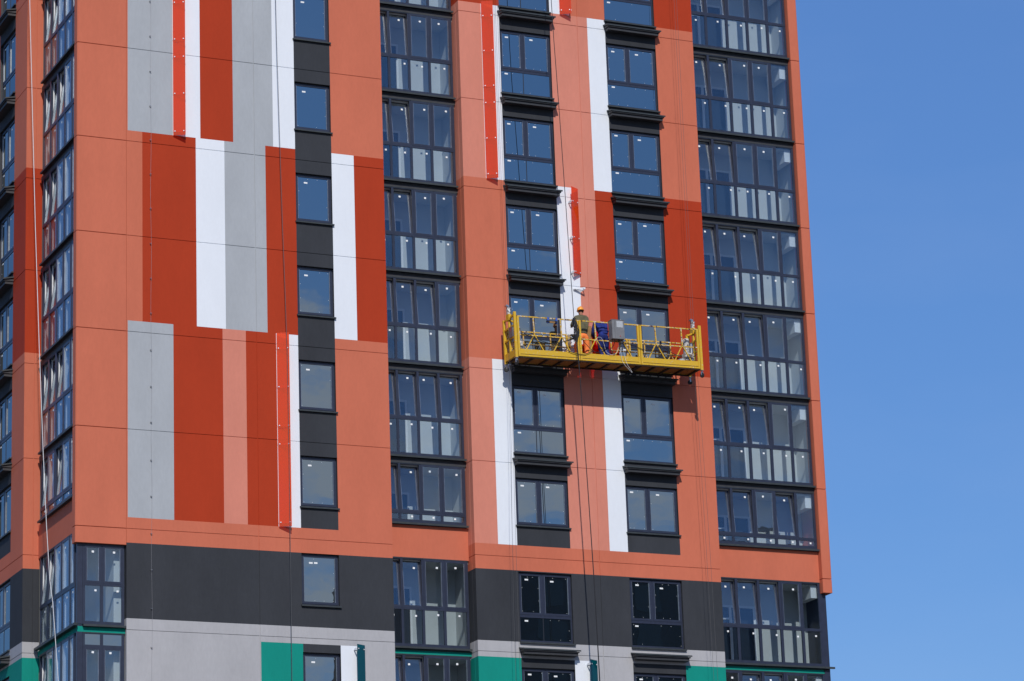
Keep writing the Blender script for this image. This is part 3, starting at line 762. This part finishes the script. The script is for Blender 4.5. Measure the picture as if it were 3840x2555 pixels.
thing('plastic_bag', 'pale crumpled plastic bag on the deck at the left end', 'bag', W(.12,.30,.064), me=mb.mesh('plastic_bag'))
mb = MB(); mb.box((0,0,0),(.34,.20,.16),'black_frame'); mb.lathe((.08,.1,.16), [(.05,0),(.05,.07),(.02,.09)], 'rubber', 12)
thing('tool_box', 'low black tool box on the deck behind the hanging white cable', 'tool box', W(3.72,.42,.064), me=mb.mesh('tool_box'))
# loose red acrylic sheets leaning on the wall-side rail, and a board
SG = 'loose red acrylic sheets on the platform'
for i, (x, wd, ht, y, lab) in enumerate(((2.72,.34,1.33,.56,'upright red acrylic sheet leaning nearest the orange trousers'),(3.08,.34,1.35,.55,'upright red acrylic sheet leaning behind the grey control box'),
                                  (2.30,1.30,.74,.68,'long low red acrylic sheet lying on edge behind the workers'))):
    mb = MB(); mb.box((0,0,0),(wd,.010,ht),'acrylic_sheet')
    thing('acrylic_sheet', lab, 'acrylic sheet', W(x,y,.064), me=mb.mesh('acrylic_sheet'), rot=(R(-9 if i < 2 else -5), 0, 0), group=SG)
mb = MB(); mb.box((0,0,0),(.17,.03,1.10),'board')
thing('wooden_board', 'narrow brown board standing between the two workers', 'board', W(2.66,.52,.25), me=mb.mesh('wooden_board'))

# ------------------------------------------------------------------ people
def skin_obj(name, parent, verts, edges, radii, mat, root=0, sub=2):
    me = bpy.data.meshes.new(name); me.from_pydata([tuple(v) for v in verts], edges, []); me.materials.append(MATS[mat])
    o = bpy.data.objects.new(name, me); COL.objects.link(o)
    if parent: o.parent = parent
    sk = o.modifiers.new('Skin', 'SKIN'); sk.use_smooth_shade = True
    lay = me.skin_vertices[0].data if me.skin_vertices else None
    if lay is None:
        bm = bmesh.new(); bm.from_mesh(me); bm.verts.layers.skin.verify(); bm.to_mesh(me); bm.free(); lay = me.skin_vertices[0].data
    for i, r in enumerate(radii):
        lay[i].radius = r if isinstance(r, (tuple, list)) else (r, r); lay[i].use_root = (i == root)
    s = o.modifiers.new('Sub', 'SUBSURF'); s.levels = sub; s.render_levels = sub
    return o
def person(label, loc, J, body_mats, helmet=True):
    """J: joints in a frame with +x right, +y towards the wall, z up"""
    # body: pelvis, spine, neck, head, arms with palms and fingers, legs
    V = []; E = []; Rr = []
    def add(p, r, par=None):
        V.append(Vector(p)); Rr.append(r)
        if par is not None: E.append((par, len(V)-1))
        return len(V)-1
    pel = add(J['pelvis'], (.11,.08)); sp = add(J['waist'], (.105,.075), pel); ch = add(J['chest'], (.115,.07), sp); nk = add(J['neck'], .055, ch)
    hb_ = add(J['head_low'], (.065,.075), nk); hm = add(J['head'], (.075,.092), hb_); ht = add(J['head_top'], (.055,.07), hm)
    for s in 'LR':
        sh = add(J['sh'+s], .050, ch); el = add(J['el'+s], .043, sh); wr = add(J['wr'+s], .027, el); pa = add(J['pa'+s], (.036,.018), wr)
        f = (Vector(J['pa'+s])-Vector(J['wr'+s])).normalized(); side = f.cross(Vector((0,0,1)))
        if side.length < .1: side = Vector((1,0,0))
        side.normalize(); up = side.cross(f)
        for i, (o_, ln) in enumerate(((-.027,.062),(-.009,.075),(.010,.070),(.027,.055))):
            a = add(Vector(J['pa'+s])+side*o_+f*.035, .0095, pa); b = add(V[a]+f*ln*.55-up*.012, .0088, a); add(V[b]+f*ln*.35-up*.028, .0078, b)
        t = add(Vector(J['wr'+s])+side*.034+f*.035, .011, wr); add(V[t]+side*.018+f*.035-up*.012, .009, t)
        hp = add(J['hip'+s], .088, pel); kn = add(J['kn'+s], .06, hp); an = add(J['an'+s], .042, kn); ft = add(J['to'+s], (.045,.03), an)
    o = skin_obj('person', None, V, E, Rr, 'skin', 0, 2)
    o.location = loc; o['label'] = label; o['category'] = 'person'; o['group'] = 'workers on the platform'
    # face on the far side (towards the wall): nose, eyes, mouth, ears
    H = Vector(J['head']); fw = Vector(J['face']).normalized(); rt = fw.cross(Vector((0,0,1))).normalized(); up = rt.cross(fw)
    mb = MB()
    for s in (-1, 1): mb.tube([H+rt*s*.078-up*.03, H+rt*s*.092-up*.0+fw*-.005, H+rt*s*.086+up*.03], [.012,.020,.010], 'skin', 8)
    mb.tube([H+fw*.092+up*.02, H+fw*.112-up*.02, H+fw*.100-up*.035], [.008,.015,.010], 'skin', 8)
    link('ears_and_nose', mb.mesh('ears_and_nose', True), o)
    mb = MB()
    for s in (-1, 1): mb.tube([H+rt*s*.032+fw*.088+up*.015, H+rt*s*.032+fw*.094+up*.015], [.010,.006], 'hair', 8)
    mb.bar(H-rt*.022+fw*.094-up*.055, H+rt*.022+fw*.094-up*.055, .006, 'signred'); link('eyes_and_mouth', mb.mesh('eyes_and_mouth'), o)
    # clothing
    V, E, Rr = [], [], []
    pw = add(Vector(J['waist'])*.55+Vector(J['pelvis'])*.45, (.158,.118)); c1 = add(Vector(J['waist']), (.160,.122), pw); c2 = add(J['chest'], (.178,.135), c1)
    c3 = add(Vector(J['neck'])*.75+Vector(J['chest'])*.25, (.085,.075), c2); add(Vector(J['neck'])+Vector((0,0,.01)), .070, c3)
    for s in 'LR':
        a = add(J['sh'+s], .082, c2); b = add(J['el'+s], .060, a); add(Vector(J['el'+s])*.12+Vector(J['wr'+s])*.88, .045, b)
    skin_obj('shirt' if body_mats[0] != body_mats[1] else 'jacket', o, V, E, Rr, body_mats[0], 1, 2)
    V, E, Rr = [], [], []
    p0 = add(J['pelvis'], (.185,.135)); add(Vector(J['pelvis'])*.55+Vector(J['waist'])*.45, (.150,.115), p0)
    for s in 'LR':
        a = add(J['hip'+s], .125, p0); b = add(J['kn'+s], .094, a); c = add(Vector(J['kn'+s])*.5+Vector(J['an'+s])*.5, .078, b); add(Vector(J['an'+s])+Vector((0,0,.02)), .072, c)
    skin_obj('trousers', o, V, E, Rr, body_mats[1], 0, 2)
    V, E, Rr = [], [], []
    for s in 'LR':
        mb = MB(); A = Vector(J['an'+s]); T = Vector(J['to'+s]); d = (T-A); d.z = 0; d.normalize(); n = Vector((-d.y, d.x, 0))
        A0 = Vector((A.x, A.y, 0)); lo = [A0-d*.08-n*.04, A0-d*.08+n*.04, A0+d*.17+n*.048, A0+d*.20, A0+d*.17-n*.048]
        mb.prism(lo, [v+Vector((0,0,.055)) for v in lo], 'boot'); mb.prism([v+Vector((0,0,.055)) for v in (lo[0],lo[1],A0+d*.07+n*.045,A0+d*.07-n*.045)], [A+Vector((-.045,-.05,.04)),A+Vector((.045,-.05,.04)),A+Vector((.045,.05,.04)),A+Vector((-.045,.05,.04))], 'boot')
        link('boot', mb.mesh('boot'), o)
    mb = MB(); nf = 14
    rotm = up.to_track_quat('Z', 'Y').to_matrix()
    if helmet:
        prof = [(.108,0),(.112,.015),(.112,.05),(.102,.085),(.08,.115),(.045,.135),(.012,.142)]
        mb.lathe((0,0,0), prof, 'helmet', 24); mb.lathe((0,0,-.006), [(.108,0),(.126,.0),(.128,.006),(.108,.012)], 'helmet', 24)
        mb.tube([(-.03,-.11,.06),(-.02,-.07,.125),(0,.0,.146),(0,.06,.13),(0,.105,.06)], .012, 'helmet', 6)
        mb.prism([(-.08,.09,-.004),(.08,.09,-.004),(.05,.15,-.012),(-.05,.15,-.012)], [(-.08,.09,.006),(.08,.09,.006),(.05,.15,-.002),(-.05,.15,-.002)], 'helmet')
        me = mb.mesh('hard_hat', True); hh = link('hard_hat', me, o, H+up*.028); hh.rotation_euler = rotm.to_euler(); hh.scale = (.94,1,1)
        mb = MB(); mb.lathe((0,0,0), [(.088,-.055),(.095,-.03),(.096,.0),(.09,.012)], 'hair', 16)
    else: mb.lathe((0,0,0), [(.086,-.03),(.096,0),(.094,.05),(.075,.09),(.03,.11)], 'hair', 16)
    hr = link('hair', mb.mesh('hair', True), o, H+up*.028-fw*.012); hr.rotation_euler = rotm.to_euler(); hr.scale = (.86,.98,1)
    return o
J1 = dict(pelvis=(.0,.0,.95), waist=(.0,.0,1.10), chest=(-.0,.03,1.38), neck=(.0,.06,1.56), head_low=(.0,.08,1.62), head=(.0,.09,1.71), head_top=(.0,.09,1.79), face=(0,1,-.12),
  shL=(-.19,.04,1.49), elL=(-.27,.20,1.27), wrL=(-.16,.42,1.30), paL=(-.13,.50,1.32), shR=(.19,.04,1.49), elR=(.24,.18,1.24), wrR=(.12,.42,1.22), paR=(.10,.50,1.23),
  hipL=(-.125,.0,.90), knL=(-.19,.05,.50), anL=(-.20,.0,.10), toL=(-.22,.17,.04), hipR=(.125,.0,.90), knR=(.16,.06,.50), anR=(.145,.0,.10), toR=(.16,.17,.04))
person('worker in orange trousers, olive shirt and orange hard hat standing with his back turned', W(2.42,.34,.064), J1, ('shirt', 'hivis'))
J2 = dict(pelvis=(.0,-.06,.94), waist=(.0,-.03,1.06), chest=(-.02,.12,1.26), neck=(-.04,.27,1.34), head_low=(-.04,.33,1.33), head=(-.05,.40,1.28), head_top=(-.05,.46,1.25), face=(0,.45,-.9),
  shL=(-.21,.13,1.30), elL=(-.25,.20,1.02), wrL=(-.14,.36,.88), paL=(-.11,.44,.85), shR=(.17,.13,1.30), elR=(.22,.20,1.02), wrR=(.12,.36,.92), paR=(.10,.44,.89),
  hipL=(-.10,-.05,.88), knL=(-.06,.08,.50), anL=(.0,-.02,.10), toL=(-.0,.16,.04), hipR=(.10,-.05,.88), knR=(.13,.08,.50), anR=(.20,-.02,.10), toR=(.22,.16,.04))
person('worker in dark blue coveralls bending forward beside the grey control box', W(3.07,.22,.064), J2, ('navyblue', 'navyblue'), helmet=False)

# ------------------------------------------------------------------ ropes
def rope(name, label, pts, r, mat, group=None, n=2):
    P = [(x, y, z+ZO) for x, y, z in pts]; base = Vector(P[-1]); mb = MB(); mb.tube([q-base for q in smoothpts(P, n)], r, mat, 6)
    return thing(name, label, 'rope', base, group, me=mb.mesh(name))
rope('steel_rope', 'left steel rope holding up the left end of the yellow platform', [(12.42,-.13,12.0),(12.42,-.13,-7.20)], .0046, 'rope_steel', 'suspension ropes above the platform')
rope('steel_rope', 'right steel rope holding up the left end of the yellow platform', [(12.36,-.16,12.0),(12.36,-.16,-7.20)], .0046, 'rope_steel', 'suspension ropes above the platform')
rope('steel_rope', 'left steel rope holding up the right end of the yellow platform', [(18.80,-.13,12.0),(18.86,-.13,-7.05)], .0046, 'rope_steel', 'suspension ropes above the platform')
rope('steel_rope', 'right steel rope holding up the right end of the yellow platform', [(18.90,-.13,12.0),(18.94,-.13,-7.05)], .0046, 'rope_steel', 'suspension ropes above the platform')
rope('steel_rope', 'loose left steel rope trailing below the left end of the platform', [(12.38,-.13,-7.3),(12.33,-.12,-11.9),(12.24,-.10,-17.0),(12.20,-.05,-36.8)], .0046, 'rope_steel', 'rope tails below the platform')
rope('steel_rope', 'loose right steel rope trailing below the left end of the platform', [(12.44,-.10,-7.3),(12.40,-.12,-11.9),(12.36,-.14,-17.0),(12.35,-.15,-36.8)], .0046, 'rope_steel', 'rope tails below the platform')
rope('steel_rope', 'loose left steel rope trailing below the right end of the platform', [(18.84,-.10,-7.2),(18.92,-.15,-11.5),(18.98,-.18,-18.8),(19.0,-.2,-36.8)], .0046, 'rope_steel', 'rope tails below the platform')
rope('steel_rope', 'loose right steel rope trailing below the right end of the platform', [(18.94,-.12,-7.2),(19.02,-.18,-11.5),(19.12,-.18,-18.8),(19.15,-.2,-36.8)], .0046, 'rope_steel', 'rope tails below the platform')
rope('climbing_rope', 'long black rope hanging in front of the platform past the worker', [(13.86,-.9,9.0),(13.94,-.9,3.16),(14.02,-.9,.67),(14.10,-.88,-1.3),(14.22,-.84,-4.54),(14.34,-.80,-7.5),(14.46,-.8,-9.3),(14.52,-.85,-11.94),(14.60,-.88,-15.15),(14.66,-.9,-19.2),(14.8,-.9,-36.8)], .012, 'rope_dark')
rope('climbing_rope', 'second black rope falling beside the long rope below the cable bundle', [(14.44,-.72,-7.9),(14.50,-.74,-9.3),(14.55,-.80,-11.9),(14.63,-.84,-15.1),(14.70,-.86,-19.2),(14.9,-.9,-36.8)], .010, 'rope_dark')
rope('white_rope', 'white rope hanging in front of the left edge of the tower', [(-3.45,-.3,9.0),(-3.16,-.3,1.04),(-2.93,-.3,-6.13),(-2.64,-.3,-13.02),(-2.42,-.3,-16.73),(-2.15,-.3,-19.64),(-1.2,-.3,-36.6)], .010, 'rope_white')
rope('chain', 'thin dark chain hanging over the stripes left of the small windows', [(4.69,-.3,9.0),(4.71,-.3,2.09),(4.75,-.3,-.79),(4.83,-.3,-5.35),(4.92,-.3,-9.25),(4.93,-.3,-14.72),(4.92,-.3,-19.36),(4.92,-.3,-30)], .0085, 'rope_steel')

# ------------------------------------------------------------------ surroundings
mb = MB(); mb.poly([(-1500,-1500,0),(1500,-1500,0),(1500,1500,0),(-1500,1500,0)],'ground')
g = link('ground', mb.mesh('ground')); g['kind'] = 'structure'; g['label'] = 'bare earth building ground'
# tall block under construction across the street: seen only as a reflection in the lower windows
ob = thing('facing_block', 'dark unfinished apartment block mirrored in the lowest large windows', 'apartment building', (92,-135,0))
def fb():
    mb = MB(); mb.box((-30,-9,0),(30,9,52.3),'facing')
    mb.box((-12,-6,52.3),(6,6,55.0),'facing')
    for k in range(16):
        for i in range(14):
            x = -28+i*4.1; mb.box((x,9.0,3.0*k+3.2),(x+2.2,9.05,3.0*k+5.0),'facingglass')
    return mb.mesh('wall')
link('wall', fb(), ob)

# ------------------------------------------------------------------ light, sky, camera
sun_dir = Vector((.31, 1.0, -.86)).normalized()
sd = bpy.data.lights.new('sun', 'SUN'); sd.energy = 3.3; sd.angle = R(.55); sd.color = (1., .955, .89)
so = bpy.data.objects.new('sun', sd); COL.objects.link(so); so.rotation_euler = (-sun_dir).to_track_quat('Z', 'Y').to_euler(); so.location = (-30, -60, 80)
elev = math.asin(-sun_dir.z); az = math.atan2(-sun_dir.x, -sun_dir.y) % (2*math.pi)
w = bpy.data.worlds.new('World'); sc.world = w; w.use_nodes = True; nt = w.node_tree; L = nt.links
bg = nt.nodes['Background']; sky = nt.nodes.new('ShaderNodeTexSky'); sky.sky_type = 'NISHITA'; sky.sun_disc = False
sky.sun_elevation = elev; sky.sun_rotation = az; sky.altitude = 200; sky.air_density = 1.0; sky.dust_density = .25; sky.ozone_density = 3.0
# broken cloud low over the street behind the photographer
tc = N(nt, 'ShaderNodeTexCoord'); sep = N(nt, 'ShaderNodeSeparateXYZ'); L.new(tc.outputs['Generated'], sep.inputs[0])
mp = N(nt, 'ShaderNodeMapping'); mp.inputs['Scale'].default_value = (1, 1, 2.6); L.new(tc.outputs['Generated'], mp.inputs[0])
nz = N(nt, 'ShaderNodeTexNoise', Scale=24.0, Detail=8.0, Roughness=.55); L.new(mp.outputs[0], nz.inputs['Vector'])
def mr(inp, a, b, c=0., d=1., smooth=True):
    m = N(nt, 'ShaderNodeMapRange'); m.interpolation_type = 'SMOOTHSTEP' if smooth else 'LINEAR'
    m.inputs['From Min'].default_value = a; m.inputs['From Max'].default_value = b; m.inputs['To Min'].default_value = c; m.inputs['To Max'].default_value = d
    L.new(inp, m.inputs['Value']); return m.outputs[0]
def ma(op, a, b):
    m = N(nt, 'ShaderNodeMath', operation=op)
    for i, v in enumerate((a, b)):
        if isinstance(v, float): m.inputs[i].default_value = v
        else: L.new(v, m.inputs[i])
    return m.outputs[0]
low = mr(sep.outputs['Z'], .262, .322, 1., 0.)
thr = ma('SUBTRACT', nz.outputs[0], ma('MULTIPLY', ma('SUBTRACT', 1.0, low), .35))
cl = mr(thr, .30, .57); cl = ma('MULTIPLY', cl, mr(sep.outputs['Y'], -.35, -.15, 1., 0.)); cl = ma('MULTIPLY', cl, .85)
mx = N(nt, 'ShaderNodeMix', data_type='RGBA'); L.new(cl, mx.inputs['Factor']); 
hs = N(nt, 'ShaderNodeHueSaturation', Saturation=1.32, Value=.95); L.new(sky.outputs[0], hs.inputs['Color']); veil = N(nt, 'ShaderNodeMix', data_type='RGBA'); veil.inputs['Factor'].default_value = .4; veil.inputs['B'].default_value = (1.85, 3.35, 8.3, 1)     # thin even haze high up
L.new(hs.outputs[0], veil.inputs['A']); 
n5 = N(nt, 'ShaderNodeTexNoise', Scale=7.0, Detail=6.0, Roughness=.5); mp5 = N(nt, 'ShaderNodeMapping'); mp5.inputs['Scale'].default_value = (1, 1, 3.); L.new(tc.outputs['Generated'], mp5.inputs[0]); L.new(mp5.outputs[0], n5.inputs['Vector'])
r5 = N(nt, 'ShaderNodeMapRange'); r5.inputs['From Min'].default_value = .42; r5.inputs['From Max'].default_value = .75; r5.inputs['To Max'].default_value = .10; L.new(n5.outputs[0], r5.inputs['Value'])
ci = N(nt, 'ShaderNodeMix', data_type='RGBA'); ci.inputs['B'].default_value = (4.0, 5.2, 7.8, 1); L.new(r5.outputs[0], ci.inputs['Factor']); L.new(veil.outputs['Result'], ci.inputs['A'])   # breath of cirrus
L.new(ci.outputs['Result'], mx.inputs['A']); mx.inputs['B'].default_value = (4.7, 5.2, 6.1, 1)
L.new(mx.outputs['Result'], bg.inputs[0]); bg.inputs['Strength'].default_value = .10

cam = bpy.data.cameras.new('camera'); co = bpy.data.objects.new('camera', cam); COL.objects.link(co)
cam.sensor_width = 36; cam.lens = 11874.26/3840*36; cam.clip_end = 6000; cam.clip_start = .5
yw, pt, rl = R(24.54126883), R(15.9129972), R(-2.00015868)
F = Vector((math.sin(yw)*math.cos(pt), math.cos(yw)*math.cos(pt), math.sin(pt))); Rt = Vector((math.cos(yw), -math.sin(yw), 0)); U = Rt.cross(F)
R2 = Rt*math.cos(rl)+U*math.sin(rl); U2 = -Rt*math.sin(rl)+U*math.cos(rl)
M = Matrix((R2, U2, -F)).transposed().to_4x4(); M.translation = Vector((-27.15003607, -86.92704507, -35.46161134+ZO)); co.matrix_world = M
sc.camera = co
sc.view_settings.view_transform = 'Standard'; sc.view_settings.look = 'None'; sc.view_settings.exposure = 0; sc.view_settings.gamma = 1
sc.cycles.max_bounces = 10; sc.cycles.transparent_max_bounces = 24
